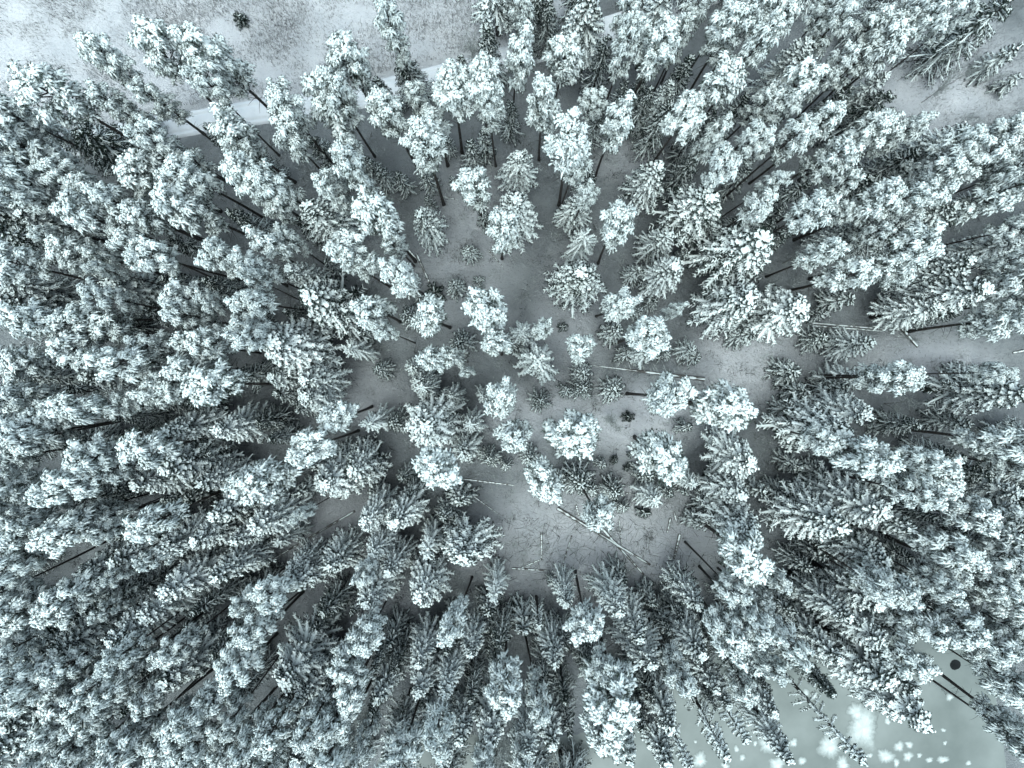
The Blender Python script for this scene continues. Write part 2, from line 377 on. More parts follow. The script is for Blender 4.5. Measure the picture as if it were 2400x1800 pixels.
def proto_birch(seed, H=9.0, R=1.4):
    rng = np.random.default_rng(seed); tr, tw = Acc(), Acc()
    def limb(o, d, L, r, lvl):
        k = np.linspace(0, 1, 4)[:, None]; bendv = rng.normal(0, .22, 3)*L; bendv[2] -= .10*L*(lvl > 1)
        pts = o + d*L*k + bendv*k**2
        sweep(tr if lvl == 0 else tw, pts[None], (r*(1-.75*k[:, 0]))[None], 6 if lvl == 0 else 3, cap=False)
        if lvl >= 3: return
        n = (12, 7, 5)[lvl]
        for i in range(n):
            f = rng.uniform(.30, 1.0) if lvl == 0 else rng.uniform(.25, 1.0)
            p = o+d*L*f+bendv*f*f
            dd = d*(.9 if lvl == 0 else .6)+rng.normal(0, .55, 3); dd[2] += .25; dd /= np.linalg.norm(dd)
            limb(p, dd, L*(.36, .55, .5)[lvl]*rng.uniform(.6, 1.2), max(r*.42, .026), lvl+1)
    for st in range(rng.integers(1, 3)):
        d0 = np.array([rng.normal(0, .12), rng.normal(0, .12), 1.0]); d0 /= np.linalg.norm(d0)
        limb(np.zeros(3), d0, H*.82*(1 if st == 0 else .8), .085, 0)
    me_t = tr.mesh('birch_trunk', M['log']); me_c = tw.mesh('birch_crown', M['twig'], False)
    v = np.concatenate(tw.v); return dict(kind='birch', trunk=me_t, crown=me_c, snow=None, H=H, R=float(np.percentile(np.hypot(v[:, 0], v[:, 1]), 95)), Hc=H*.7)

def finish(kind, tr, nd, sn, H, ndm):
    v = np.concatenate(sn.v + nd.v) if sn.v else np.concatenate(nd.v)
    R = float(np.percentile(np.hypot(v[:, 0], v[:, 1]), 97))
    return dict(kind=kind, trunk=tr.mesh(kind+'_trunk', M['bark']), crown=nd.mesh(kind+'_crown', M[ndm], False), snow=sn.mesh(kind+'_snow', M['snow']), H=H, R=R, Hc=float(np.median(v[:, 2])))

PINES = [proto_pine(11+i, R=r, crown=c, density=dn, snow=s) for i, (r, c, dn, s) in enumerate([
    (1.7, .32, 1.0, 1.0), (1.8, .38, 1.1, 1.0), (1.6, .46, 1.15, .95), (1.75, .30, .9, 1.0), (1.7, .40, 1.05, .88), (1.6, .52, 1.25, .92), (1.8, .36, 1.0, .75), (1.7, .42, 1.0, 1.0), (1.65, .48, 1.1, .85)])]
TALL = [proto_spruce(41+i, 16.0, r, .62, 15, f, s, power=p, zlow=.30) for i, (r, f, s, p) in enumerate([(2.0, 1.35, 1.0, .62), (1.9, 1.15, .97, .7), (2.1, 1.4, .97, .56), (1.8, 1.1, .95, .72), (1.9, 1.25, .92, .64)])]
MID = [proto_spruce(61+i, 9.0, 1.7, wh, 12, f, s, power=p, droop=.8, keepf=kf) for i, (wh, f, s, p, kf) in enumerate([(1.3, 1.6, 1.0, .5, 1.25), (.7, 1.15, .95, .7, 1.0), (1.0, 1.35, 1.0, .55, 1.2)])]
DARK = [proto_spruce(71+i, h, r, wh, 11, f, s, dark=True, power=p, droop=.8) for i, (h, r, wh, f, s, p) in enumerate([(12., 2.0, .62, .6, .6, .65), (12., 1.9, .62, .75, .7, .75), (6., 1.4, .52, .8, .9, .7), (6., 1.3, .52, 1.0, .9, .65), (4., 1.2, .45, .8, .85, .6)])]
THIN = [proto_spruce(85, 13.0, 1.0, .8, 4, 1.0, .8, power=.5, zlow=.25, keepf=.75, thin=.7), proto_spruce(86, 17.0, 1.3, .5, 5, .7, .8, power=.7, zlow=.25, keepf=.9, thin=1.0)]
BIRCH = [proto_birch(91), proto_birch(92), proto_birch(93)]
SHRUB = [proto_spruce(95, 1.6, .9, .22, 7, .5, .5, dark=True, power=.45, droop=.5, zlow=.08), proto_spruce(96, 1.6, .9, .22, 7, .6, .7, dark=True, power=.4, droop=.4, zlow=.08)]

# ------------------------------------------------------------------ ground
def vnoise(x, y, scale, seed):
    r = np.random.default_rng(seed).uniform(-1, 1, (64, 64))
    x = np.asarray(x, float)/scale; y = np.asarray(y, float)/scale
    i, j = np.floor(x).astype(int), np.floor(y).astype(int); f, g = x-i, y-j; f = f*f*(3-2*f); g = g*g*(3-2*g)
    R_ = lambda a, b: r[a % 64, b % 64]
    return (R_(i, j)*(1-f)+R_(i+1, j)*f)*(1-g)+(R_(i, j+1)*(1-f)+R_(i+1, j+1)*f)*g
POND_PX = [(860, 2050), (900, 1790), (960, 1735), (1080, 1745), (1180, 1775), (1330, 1760), (1450, 1715), (1560, 1670), (1620, 1590), (1700, 1545), (1820, 1530), (1930, 1490), (2060, 1480), (2150, 1505), (2215, 1490), (2280, 1520), (2310, 1580), (2335, 1680), (2350, 1800), (2400, 2050)]
POND = np.array([at(*p) for p in POND_PX])
def pond_sd(x, y):
    """signed distance, negative inside the pond"""
    x = np.asarray(x, float); y = np.asarray(y, float); dmin = np.full(x.shape, 1e9); ins = np.zeros(x.shape, bool)
    for k in range(len(POND)):
        ax, ay = POND[k]; bx, by = POND[(k+1) % len(POND)]
        t = np.clip(((x-ax)*(bx-ax)+(y-ay)*(by-ay))/((bx-ax)**2+(by-ay)**2), 0, 1)
        dmin = np.minimum(dmin, np.hypot(x-ax-t*(bx-ax), y-ay-t*(by-ay)))
        cr = ((ay > y) != (by > y)) & (x < (bx-ax)*(y-ay)/(by-ay+1e-12)+ax); ins ^= cr
    return np.where(ins, -dmin, dmin)
ROAD_PX = [(-500, 420), (-150, 372), (150, 338), (330, 307), (560, 268), (830, 228), (1080, 168), (1300, 104), (1500, 40), (1750, -50), (2000, -150)]
RD = np.array([at(*p) for p in ROAD_PX])
def road_sd(x, y):
    x = np.asarray(x, float); y = np.asarray(y, float); dm = np.full(x.shape, 1e9)
    for k in range(len(RD)-1):
        ax, ay = RD[k]; bx, by = RD[k+1]
        t = np.clip(((x-ax)*(bx-ax)+(y-ay)*(by-ay))/((bx-ax)**2+(by-ay)**2), 0, 1)
        dm = np.minimum(dm, np.hypot(x-ax-t*(bx-ax), y-ay-t*(by-ay)))
    return dm
def ground_z(x, y):
    x = np.asarray(x, float); y = np.asarray(y, float)
    z = .30*vnoise(x, y, 14, 1)+.14*vnoise(x, y, 5, 2)+.06*vnoise(x, y, 1.7, 3)+.03*vnoise(x, y, .8, 4)
    rd = road_sd(x, y); k = np.clip((rd-1.5)/1.5, 0, 1); k = k*k*(3-2*k)
    z = z*k + (1-k)*(-.25) + .16*np.exp(-((rd-2.2)/.5)**2)
    sd = pond_sd(x, y); k = np.clip((sd+.6)/2.6, 0, 1); k = k*k*(3-2*k)
    return z*k + (1-k)*(-.75)
def link(name, me, parent=None, loc=(0, 0, 0), kind=None, label=None, cat=None, group=None):
    o = bpy.data.objects.new(name, me); COL.objects.link(o); o.location = loc
    if parent is not None: o.parent = parent
    if kind: o['kind'] = kind
    if label: o['label'] = label
    if cat: o['category'] = cat
    if group: o['group'] = group
    return o
far = np.array([76, 79, 84, 92, 105, 125, 160, 220, 320, 500, 800, 1300, 2000.])
ax = np.concatenate([-far[::-1], np.arange(-75, 75.01, .5), far])
GX, GY = np.meshgrid(ax, ax, indexing='ij'); GZ = ground_z(GX, GY)
n = len(ax); i, j = np.meshgrid(np.arange(n-1), np.arange(n-1), indexing='ij'); A = (i*n+j).ravel()
tri = np.concatenate([np.stack([A, A+n, A+n+1], -1), np.stack([A, A+n+1, A+1], -1)])
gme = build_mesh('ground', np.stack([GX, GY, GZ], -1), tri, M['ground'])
def in_field(u, v):       # open field above the road
    return v < np.interp(u, [0, 330, 560, 830, 1080, 1300, 1301], [300, 275, 235, 195, 140, 70, -99])
def to_px(x, y):
    Rm = np.array(Q.inverted().to_matrix()); dc = Rm @ np.stack([x.ravel(), y.ravel(), np.full(x.size, -CAM_H)])
    return CX+F_PX*dc[0]/-dc[2], CY-F_PX*dc[1]/-dc[2]
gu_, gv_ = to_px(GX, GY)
fld = np.clip((np.interp(gu_, [0, 330, 560, 830, 1080, 1300, 1500], [380, 345, 300, 255, 200, 130, -300])-gv_)/90, 0, 1)  # mask: field and openings painted lighter, closed stand darker as if shaded
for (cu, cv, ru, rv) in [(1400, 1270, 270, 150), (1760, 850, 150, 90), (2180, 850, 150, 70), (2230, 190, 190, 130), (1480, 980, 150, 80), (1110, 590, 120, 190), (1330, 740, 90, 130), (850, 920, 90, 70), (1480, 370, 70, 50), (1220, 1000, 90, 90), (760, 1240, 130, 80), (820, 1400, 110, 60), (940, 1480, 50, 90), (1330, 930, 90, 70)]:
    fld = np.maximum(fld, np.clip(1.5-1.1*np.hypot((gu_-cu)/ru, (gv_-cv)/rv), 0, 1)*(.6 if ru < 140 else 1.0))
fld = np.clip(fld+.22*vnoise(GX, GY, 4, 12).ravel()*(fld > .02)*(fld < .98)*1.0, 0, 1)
at_d = gme.attributes.new('sky_open', 'FLOAT', 'POINT'); at_d.data.foreach_set('value', fld.astype(np.float32))  # carries painted sky light together with snow thickness
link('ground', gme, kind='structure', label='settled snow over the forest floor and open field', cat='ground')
# road: a strip with two wheel ruts
cum = np.concatenate([[0], np.cumsum(np.hypot(*np.diff(RD, axis=0).T))]); st = np.arange(0, cum[-1], .5)
rx, ry = np.interp(st, cum, RD[:, 0]), np.interp(st, cum, RD[:, 1])
for _ in range(14): rx[1:-1] = (rx[:-2]+rx[1:-1]*2+rx[2:])/4; ry[1:-1] = (ry[:-2]+ry[1:-1]*2+ry[2:])/4
tx, ty = np.gradient(rx), np.gradient(ry); ln = np.hypot(tx, ty); nx, ny = -ty/ln, tx/ln
off = np.linspace(-1.5, 1.5, 35)
X = rx[:, None]+nx[:, None]*off; Y = ry[:, None]+ny[:, None]*off
Z = -.06+0*X - .10*np.exp(-((np.abs(off)-.75)/.17)**2)[None] - .05*np.exp(-((off-.25)/.15)**2)[None]*(vnoise(X, Y, 6, 8) > -.2) + .025*vnoise(X, Y, .9, 9) - .30*np.clip((np.abs(off)-.95)/.5, 0, 1)**1.5 + .05*vnoise(X, Y, 2.2, 10)*(np.abs(off) > .9)
m_, k_ = X.shape; i, j = np.meshgrid(np.arange(m_-1), np.arange(k_-1), indexing='ij'); A = (i*k_+j).ravel()
tri = np.concatenate([np.stack([A, A+k_, A+k_+1], -1), np.stack([A, A+k_+1, A+1], -1)])[:, ::-1]
link('road', build_mesh('road', np.stack([X, Y, Z], -1), tri, M['road']), kind='structure', label='snow-packed forest road with wheel ruts below the field', cat='road')
# pond ice
px_ = np.arange(-40, 75, 1.0); py_ = np.arange(-80, -20, 1.0)
X, Y = np.meshgrid(px_, py_, indexing='ij'); m_, k_ = X.shape
i, j = np.meshgrid(np.arange(m_-1), np.arange(k_-1), indexing='ij'); A = (i*k_+j).ravel()
sd = pond_sd(X, Y).ravel(); tri = np.concatenate([np.stack([A, A+k_, A+k_+1], -1), np.stack([A, A+k_+1, A+1], -1)])
tri = tri[(sd[tri] < 2.0).all(1)]
link('pond', build_mesh('pond', np.stack([X, Y, 0*X-.38], -1), tri, M['ice']), kind='structure', label='grey-green frozen pond in the lower right corner', cat='pond')
rngm = np.random.default_rng(5)
def puddle(u, v, rpx, z, material, name, seed, elong=1.0, jag=.25, dome=.0):
    """an irregular low patch lying on the ice"""
    r = np.random.default_rng(seed); c = at(u, v, z); R_ = rpx*m_per_px(z); n = 40; a = np.arange(n)*6.2832/n
    rr = R_*(1+jag*sum(np.sin(a*q+r.uniform(0, 6.3))/q for q in (2, 3, 5))+jag*.5*r.uniform(-1, 1, n))
    V = [(0, 0, dome)]; T = []
    for k, f in enumerate((.42, .78, 1.25)):
        for q in range(n): V.append((rr[q]*math.cos(a[q])*f, rr[q]*math.sin(a[q])*f*elong, dome*max(0, 1-f*f)))
    for q in range(n):
        T.append((0, 1+q, 1+(q+1) % n))
        for k in range(2):
            p, s2 = 1+k*n+q, 1+k*n+(q+1) % n; T += [(p, p+n, s2+n), (p, s2+n, s2)]
    me = build_mesh(name, V, T, material); cv = np.concatenate([[1.0], np.ones(n), np.full(n, .55), np.zeros(n)])
    me.attributes.new('cover', 'FLOAT', 'POINT').data.foreach_set('value', cv.astype(np.float32))
    return link(name, me, loc=(c[0], c[1], z))
o = puddle(2239, 1558, 10, -.372, M['water'], 'open_water', 3, 1.0, .06); o['kind'] = 'structure'; o['label'] = 'small round hole of black open water in the pond ice'; o['category'] = 'water'
ORD = ['first', 'second', 'third', 'fourth', 'fifth', 'sixth', 'seventh', 'eighth', 'ninth', 'tenth', 'eleventh', 'twelfth', 'thirteenth', 'fourteenth', 'fifteenth', 'sixteenth', 'seventeenth', 'eighteenth', 'nineteenth', 'twentieth']+[f'{k}th' for k in range(21, 60)]
PATCH = [(1944,1748,24),(1888,1625,8),(1908,1630,8),(2075,1772,16),(2107,1749,12),(2131,1745,9),(2128,1772,11),(2080,1690,7),(2023,1705,34),(2007,1670,18),(2270,1788,6),(2210,1780,11),(2178,1781,7),(2155,1770,5),(2101,1787,7),(2024,1776,8),(2039,1770,6),(1880,1783,10),(1822,1790,18),(1860,1740,9),(1770,1742,5),(1726,1755,6),(1740,1775,7),(1630,1738,4),(1800,1742,22),(1640,1780,16),(2215,1741,4),(2226,1633,7),(1975,1790,14),(2211,1711,5),(1700,1795,9),(1560,1790,8),(1068,1778,9),(1590,1715,5)]
for q, (u, v, r_) in enumerate(PATCH):
    o = puddle(u, v, r_, -.374, M['patch'], 'snow_patch', 100+q, 1.0+.25*math.sin(q), .28, .05)
    big = 'large' if r_ > 15 else 'middling' if r_ > 8 else 'tiny'
    same = sorted(p[0] for p in PATCH if ('large' if p[2] > 15 else 'middling' if p[2] > 8 else 'tiny') == big)
    o['label'] = f'{big} pale snow blotch on the pond ice, {ORD[same.index(u)]} such from left'; o['category'] = 'snow patch'; o['group'] = 'snow blotches on the pond ice'

# ------------------------------------------------------------------ trees traced from the photo
# per tile of 600 x 450 px: pines x,y,width of the crown's middle; the others x,y,width,height of the tip (tile enlarged to 2212 px)
K = 600/2212
TILES = {}
TILES[0, 0] = dict(
 P='1930,420,420 870,520,350 1250,480,420 1680,680,270 430,800,460 1000,930,250 1330,860,240 60,900,320 330,1080,250 1350,1190,270 1620,1300,240 230,1290,390 80,1400,300 500,1430,280 1300,1480,390 1680,1490,340 2020,1480,370 2050,1150,360 100,1590,350 420,1600,250 760,1620,230',
 D='660,1120,560,13 1800,1090,260,9 2150,1330,220,9 760,780,260,12 450,1180,200,10', H='2040,120,150,1.6')
TILES[1, 0] = dict(
 P='1170,260,270 740,560,360 250,1000,330 640,830,300 620,1030,420 780,1250,230 1130,950,340 1340,850,230 1560,760,390 1900,780,380 1580,1060,330 1370,1280,350 820,1460,300 930,1610,200 260,1250,300 150,1520,210 330,1530,280 610,1610,260 1890,1620,320 2020,960,240 880,560,220',
 D='1260,490,330,11 1990,220,310,14 1760,470,170,6 560,700,130,6 1850,1230,210,8 1950,1130,190,8 1060,1460,200,6 1220,1510,190,6 1450,1490,200,6 1690,1530,130,4 1640,1180,150,5 1040,680,220,8 2190,880,220,10 940,1370,190,6 600,1440,190,7 480,1180,260,9 130,940,150,8 980,870,100,5',
 T='2000,60,200,16', B='1850,420,200,6')
TILES[2, 0] = dict(
 P='30,390,330 480,470,330 270,900,310 600,850,240 500,1270,420 900,1070,320 1270,340,370 960,340,250 1050,110,260 1460,290,210 1870,260,330 1810,700,350 1440,1100,360 1680,1280,250 2070,60,300 1800,50,240 1600,120,230 2120,420,290 2040,1200,250 1990,1430,280 490,1480,240 600,1610,190 60,110,200 2180,900,220 2180,1180,200',
 S='60,1340,300,12 690,-40,400,16 1280,1440,330,13 1380,690,230,13',
 D='830,300,260,14 1000,690,230,12 1210,750,220,12 1720,950,240,14 740,990,210,9 700,1480,230,10 1370,900,300,12 1180,620,220,11 1560,480,260,14 2060,830,230,13 1600,1350,260,10 150,30,220,10 330,-10,230,11 2080,1480,200,9')
TILES[3, 0] = dict(
 P='150,120,300 630,150,260 900,200,260 1230,330,250 1500,70,300 1630,150,180 1050,480,300 800,560,250 200,760,400 560,640,240 480,1060,290 250,1270,270 620,1300,300 900,1150,340 1190,1130,240 2000,1080,330 1700,1340,320 1450,1390,280 2100,1250,250 2150,1420,250 1500,1540,320 1050,1590,260 630,1620,230 30,1600,190 450,60,230 1150,110,240 1330,30,260 1850,1200,220 2180,1060,240',
 S='340,390,290,15 1740,1120,350,16 1000,620,240,14',
 D='1080,800,380,13 2130,-30,480,14 1900,60,240,9 2190,380,240,6 2190,1600,260,12 430,330,260,12 700,820,260,13 1100,960,250,9 370,1560,260,12 900,1540,300,12 1290,1300,300,12 2200,650,200,4',
 B='1640,680,220,10 1300,560,200,6 1500,520,160,5 1950,640,200,5 1750,1000,200,5')
TILES[0, 1] = dict(
 P='170,30,250 380,320,170 820,230,360 620,480,330 1080,90,300 1250,240,290 1650,150,370 1380,560,320 1080,570,290 870,540,200 720,660,210 880,700,160 170,690,360 600,900,310 860,940,250 1870,600,290 2130,630,250 1620,920,310 1800,980,200 2080,900,280 1650,1130,260 2130,1130,260 1880,1270,340 1600,1330,230 1680,1530,330 900,1190,340 1220,1290,290 1090,1450,370 180,1190,360 480,1170,280 230,1490,330 560,1420,330 750,1430,200 1340,1620,280',
 S='170,200,260,15 960,850,400,14 -10,960,350,15 710,1600,310,14',
 D='-40,330,420,15 1980,180,270,13 1370,760,260,10 1760,760,230,9 1960,1570,270,12 1390,1420,270,12 60,1600,250,12 1290,1010,300,10 470,1030,300,13 650,40,240,12 1500,420,240,11 1850,860,220,9 1150,780,250,9 700,1110,250,11 2000,1080,220,10')
TILES[1, 1] = dict(
 P='60,90,180 170,230,220 720,80,190 100,430,280 270,400,200 1080,190,390 830,420,330 890,610,250 1140,470,210 1240,720,330 1050,550,190 2060,350,310 980,980,330 1530,1070,330 2020,1010,400 1470,1380,250 1790,1470,230 2090,1440,260 60,1150,250 30,900,190 30,650,210 1820,1600,120 1160,1260,200',
 S='460,170,380,17 1410,160,290,14 220,680,270,15 460,900,500,17 1340,1520,220,7 790,1340,250,10 120,1340,520,18 420,1620,340,14 130,1600,260,12 1400,1630,250,8',
 D='1960,160,150,8 1480,50,140,5 1840,480,180,5 1710,800,190,5 1915,750,140,3 1750,1290,260,7 1030,1540,200,6 250,1020,210,10 580,580,150,6 2180,1280,200,6 370,250,260,11 1280,1050,240,7 900,1180,200,6 700,1130,240,8 1400,900,160,4', H='1540,860,200,1.5')
TILES[2, 1] = dict(
 P='900,300,340 920,920,300 1210,1180,360 640,1300,270 2150,90,260 240,1260,190 1340,1060,150',
 S='70,80,390,15 560,60,320,10 650,380,300,9 600,700,420,15 1400,670,330,12 1370,350,300,11 1720,20,480,16 2180,460,560,18 2060,930,470,15 240,1480,400,12 80,1200,260,10 1190,1380,280,9 1580,1340,200,6',
 D='1110,650,200,7 1250,940,150,5 620,1560,220,5 900,1200,230,7 2100,1220,220,8 1000,1400,200,4 1590,1430,200,4 1530,520,160,6 1120,1010,160,6 2000,210,240,9 1350,1400,160,4', H='440,1170,110,1.8')
TILES[3, 1] = dict(
 P='480,50,300 610,150,200 950,100,340 1250,70,300 2000,150,380 2150,40,250 2060,250,260 1200,430,370 930,370,190 500,480,240 700,700,320 1090,810,230 2080,800,300 2020,1130,330 2170,560,220 1080,1560,260 1980,1620,200 2170,950,220',
 S='1640,110,280,15 870,310,300,14 290,990,480,15 1760,590,320,15 1880,830,400,17 900,1290,300,9 830,1620,300,9 1700,700,300,14 1480,980,300,12 2160,420,300,14',
 D='500,1250,250,5 250,1550,280,5 1330,1570,220,5 1880,1560,230,6 500,1050,160,4 200,330,260,11 1600,260,260,12 2140,1590,230,6 730,900,230,7 130,150,240,10 60,260,250,10 1650,1020,240,10 1180,330,240,12',
 B='300,560,220,8 1200,1250,150,4')
TILES[0, 2] = dict(
 P='100,100,330 420,250,330 680,210,340 120,430,370 340,430,250 1010,150,230 1200,240,180 1420,60,270 1900,110,420 1250,560,370 750,550,360 520,800,390 770,830,240 1060,690,240 150,950,370 310,1090,250 80,700,290 620,1270,400 830,1150,220 960,1130,190 1270,1140,330 910,1330,200 130,1340,330 330,1520,300 80,1560,300 1350,1590,200 2090,780,250',
 S='1420,400,300,16 1830,380,310,15 1410,740,420,16 1170,890,350,15 1720,890,300,14 1850,1130,350,15 460,1180,250,16 1390,1450,350,17 1690,1390,300,16 2020,1350,280,15 960,1560,350,17 690,1640,320,17 1830,1660,320,16',
 D='1210,180,230,11 960,310,210,11 990,930,300,9 1080,440,220,9 480,540,300,11 450,970,300,11 1620,160,250,9 720,1010,280,11 1020,1330,260,11 1600,1000,260,7 1400,1010,220,9 560,40,240,11 1650,1600,220,8 60,600,260,12',
 B='2000,580,250,7')
TILES[1, 2] = dict(
 P='700,270,330 2090,130,330 430,550,370 150,850,400 1460,800,410 450,1140,150 900,1600,210',
 S='410,100,330,13 940,340,260,10 1430,380,470,15 1410,60,250,9 1680,110,210,8 1940,120,180,7 1840,360,240,9 1780,600,300,10 590,880,400,14 800,760,350,11 930,1230,300,13 1200,1200,320,13 1460,1430,270,12 1800,1530,420,14 1000,1490,260,12 1130,1640,260,12 590,1600,300,13 300,1640,250,12 190,1380,220,8 -10,1250,350,15',
 D='1170,350,230,6 1750,1010,260,6 2010,660,220,5 1460,1600,260,8 1620,1160,230,6 1000,960,200,5 1290,1000,230,8 -10,330,280,9 300,150,160,8 350,240,180,7 870,630,230,6 480,720,220,8 100,480,220,9 350,950,230,8 2160,720,160,4 1250,820,180,5 130,80,250,10 700,620,220,6')
TILES[2, 2] = dict(
 P='60,440,310 560,460,470 1260,140,370 1290,600,440 1920,320,470 240,890,380 730,1060,280 2080,1560,470',
 S='2050,690,400,14 1250,1020,260,8 1580,870,220,8 1980,960,330,13 2110,1290,400,15',
 D='600,870,320,6 900,950,250,5 1200,800,250,5 1380,950,200,5 780,700,140,3 250,150,230,5 1800,1100,300,7 1650,1230,200,5 1520,940,150,4 620,40,250,5 900,50,250,5 1530,380,180,4 1960,780,250,6 2180,960,230,8 480,60,180,4 150,640,200,5 420,830,180,4 700,930,200,4 970,1080,190,3.5',
 H='1030,620,75,1.2 890,660,95,1.4 1000,730,85,1.1 1020,290,130,2.2 1150,1120,150,2.2 830,860,90,1.3', B='930,430,220,5 850,330,160,4 1550,110,180,4')
TILES[3, 2] = dict(
 P='1120,50,330 900,570,400 480,520,260 1350,550,300 1480,790,380 2070,550,370 1200,960,280 1750,1130,360 1500,1380,370 1620,1550,280 2100,1350,370 2060,1540,350 950,1630,280 2180,720,240',
 S='690,390,480,16 880,260,360,16 1270,880,300,16 970,1120,430,17 650,1260,450,17 1240,1260,330,15 2250,90,400,17 1010,1590,380,16 2150,950,300,16 2190,1120,280,15',
 D='1450,1170,280,14 1950,800,350,13 280,720,210,5 500,800,250,5 250,230,230,6 500,1500,260,6 350,60,220,6 1700,950,260,11 1300,400,260,9 820,1330,280,9 700,50,230,8 1750,350,240,8 350,1600,240,7 1700,650,260,11 1800,1330,260,12 1240,1520,260,11 200,960,230,6',
 B='1180,200,250,7 1700,200,260,7 1850,120,200,6')
TILES[0, 3] = dict(
 P='220,300,370 80,80,290 650,80,340 600,250,340 60,390,270 900,200,180 1060,60,160 950,720,250 880,850,290 700,930,190 330,950,340 560,760,280 100,650,280 80,900,300 80,1100,300 600,1150,390 850,1140,290 560,1330,300 1090,880,270 1000,1070,200 1330,1000,260 1850,1030,270 2090,720,340 2160,230,210 1600,1250,300 1480,1350,320 1760,1230,240 1150,1400,340 1000,1530,340 400,1590,320 600,1500,290 1300,1600,250 1650,1500,310 1900,1260,250 1950,1500,240 2180,1400,250 1780,1620,240 700,1630,290 1550,640,280',
 S='1240,290,350,18 960,570,350,18 490,650,350,18 1440,180,370,18 1430,930,390,17 0,1510,400,17 200,720,290,17 60,1290,280,17',
 D='2010,330,350,12 1050,1200,280,12 400,450,300,13 750,350,260,12 1330,700,240,9 1850,700,280,12 2030,1080,280,11 1100,170,260,11 300,1150,280,13 750,1330,250,12 1650,330,260,13 450,1000,260,13 1230,850,230,12',
 B='1850,1480,200,6')
TILES[1, 3] = dict(
 P='110,160,300 1820,380,270 760,780,330 70,600,300 850,1000,320 720,1190,300 680,1330,250 500,1290,280 80,1300,300 1350,1330,270 2130,1000,370 1280,1530,340 620,1560,390 900,1500,240 80,1560,250 1900,1610,240 930,480,300',
 S='290,160,320,14 940,240,330,14 1410,200,380,14 2070,200,250,11 1850,690,260,12 240,870,450,17 370,1090,320,16 1050,1090,300,15 1410,760,280,14 1370,1030,300,16 1640,1010,270,16 260,1430,280,15 1530,1380,320,17 1760,1430,280,16 1960,1480,350,17 1600,1640,230,16 350,1640,290,16 700,860,280,17 1130,1640,260,16',
 D='1640,480,150,8 1050,800,220,12 180,1080,260,12 560,330,300,10 830,320,190,7 2120,600,300,9 1150,600,230,8 500,480,240,9 1180,830,240,11 2000,330,260,7 2050,780,240,9 1450,1120,240,13 1850,1080,240,12 580,1050,250,12 1650,680,220,11 1000,1200,240,13 300,1230,220,12',
 B='1830,200,220,6 870,1330,280,10 2150,1260,260,10 1250,1200,220,10 2140,1520,240,10')
TILES[2, 3] = dict(
 P='680,390,330 950,1000,540 1880,530,370 1920,130,260 1420,850,250 680,1440,380 150,1150,240 2150,440,290 2120,240,240 2000,950,240 780,860,240 950,1340,200 60,1500,220',
 S='920,310,300,14 480,270,230,12 1130,540,300,15 1200,790,350,16 350,780,260,13 1370,1330,330,17 1650,700,300,15 1620,270,280,12 1780,1000,250,15 350,1490,300,16 1340,1640,300,18 1050,1590,260,17 150,1600,270,17 2100,830,300,16 1890,1120,240,15 820,1190,330,17',
 D='1250,260,200,6 1350,480,240,9 100,480,300,8 460,620,220,9 650,800,260,9 1480,1000,240,11 1900,780,260,12 1200,1050,260,12 480,1350,240,12 280,1000,230,12 950,80,240,7 1480,400,230,8 1120,1350,240,14 1980,330,220,10 1780,1150,220,13 330,60,110,3',
 T='230,430,160,9 480,1090,140,12 1890,1580,220,18 2010,1430,180,17 1500,1655,170,18')
TILES[3, 3] = dict(
 P='60,80,230 100,500,280 1100,150,300 1330,450,330 1990,280,330 2110,410,250 1700,530,330 2000,570,300 1800,730,320 2100,800,390 1300,750,330 60,800,240 2180,1020,260 2120,1240,300 2165,1530,310 2195,1390,270 850,60,240 1450,20,240 1900,40,260 2150,120,240',
 S='960,260,350,16 690,340,300,16 1010,570,350,17 600,730,300,16 1080,980,480,17 1640,240,300,15 1410,1280,480,19 260,1600,270,18 60,1190,260,17 1330,1000,300,17',
 D='300,780,290,12 1250,300,260,11 1500,300,280,11 450,330,240,8 1800,200,280,12 200,330,240,8 1150,520,260,13 1600,560,260,12 2150,600,260,13 30,1010,200,13 750,480,220,10',
 T='790,1560,200,18 560,1080,200,14', B='2040,1100,230,7 1430,930,160,6')

# words for labels
COLN = ['at the left edge', 'near the left edge', 'left of centre', 'just left of the middle', 'just right of the middle', 'right of centre', 'near the right edge', 'at the right edge']
ROWN = ['along the top', 'in the upper part', 'above mid-height', 'below mid-height', 'in the lower part', 'along the bottom']
LAND = [((330, 300), 110, 'beside the left stretch of the road'), ((560, 130), 150, 'at the rim of the open field'), ((820, 100), 150, 'at the far side of the road'), ((760, 260), 110, 'beside the middle stretch of the road'), ((1180, 120), 130, 'where the road leaves the field'),
        ((1080, 560), 110, 'on the bare lane above the middle'), ((1500, 870), 130, 'around the fallen spruce right of centre'), ((1400, 1220), 170, 'around the log-strewn clearing'), ((1560, 1090), 110, 'on the bushy upper rim of the log clearing'), ((1560, 1430), 150, 'on the lower rim of the log clearing'), ((1200, 1400), 110, 'on the lower left rim of the log clearing'),
        ((1750, 800), 120, 'beside the open snow right of centre'), ((2100, 780), 140, 'around the criss-crossed fallen trunks at right'), ((2250, 150), 190, 'around the scrubby opening at upper right'), ((2000, 1650), 190, 'on the pond shore'), ((2330, 1690), 140, 'on the far right bank of the pond'), ((1650, 1700), 160, 'at the left end of the pond'), ((780, 1230), 120, 'around the thin log left of the clearing'), ((1000, 700), 120, 'left of the central lane')]
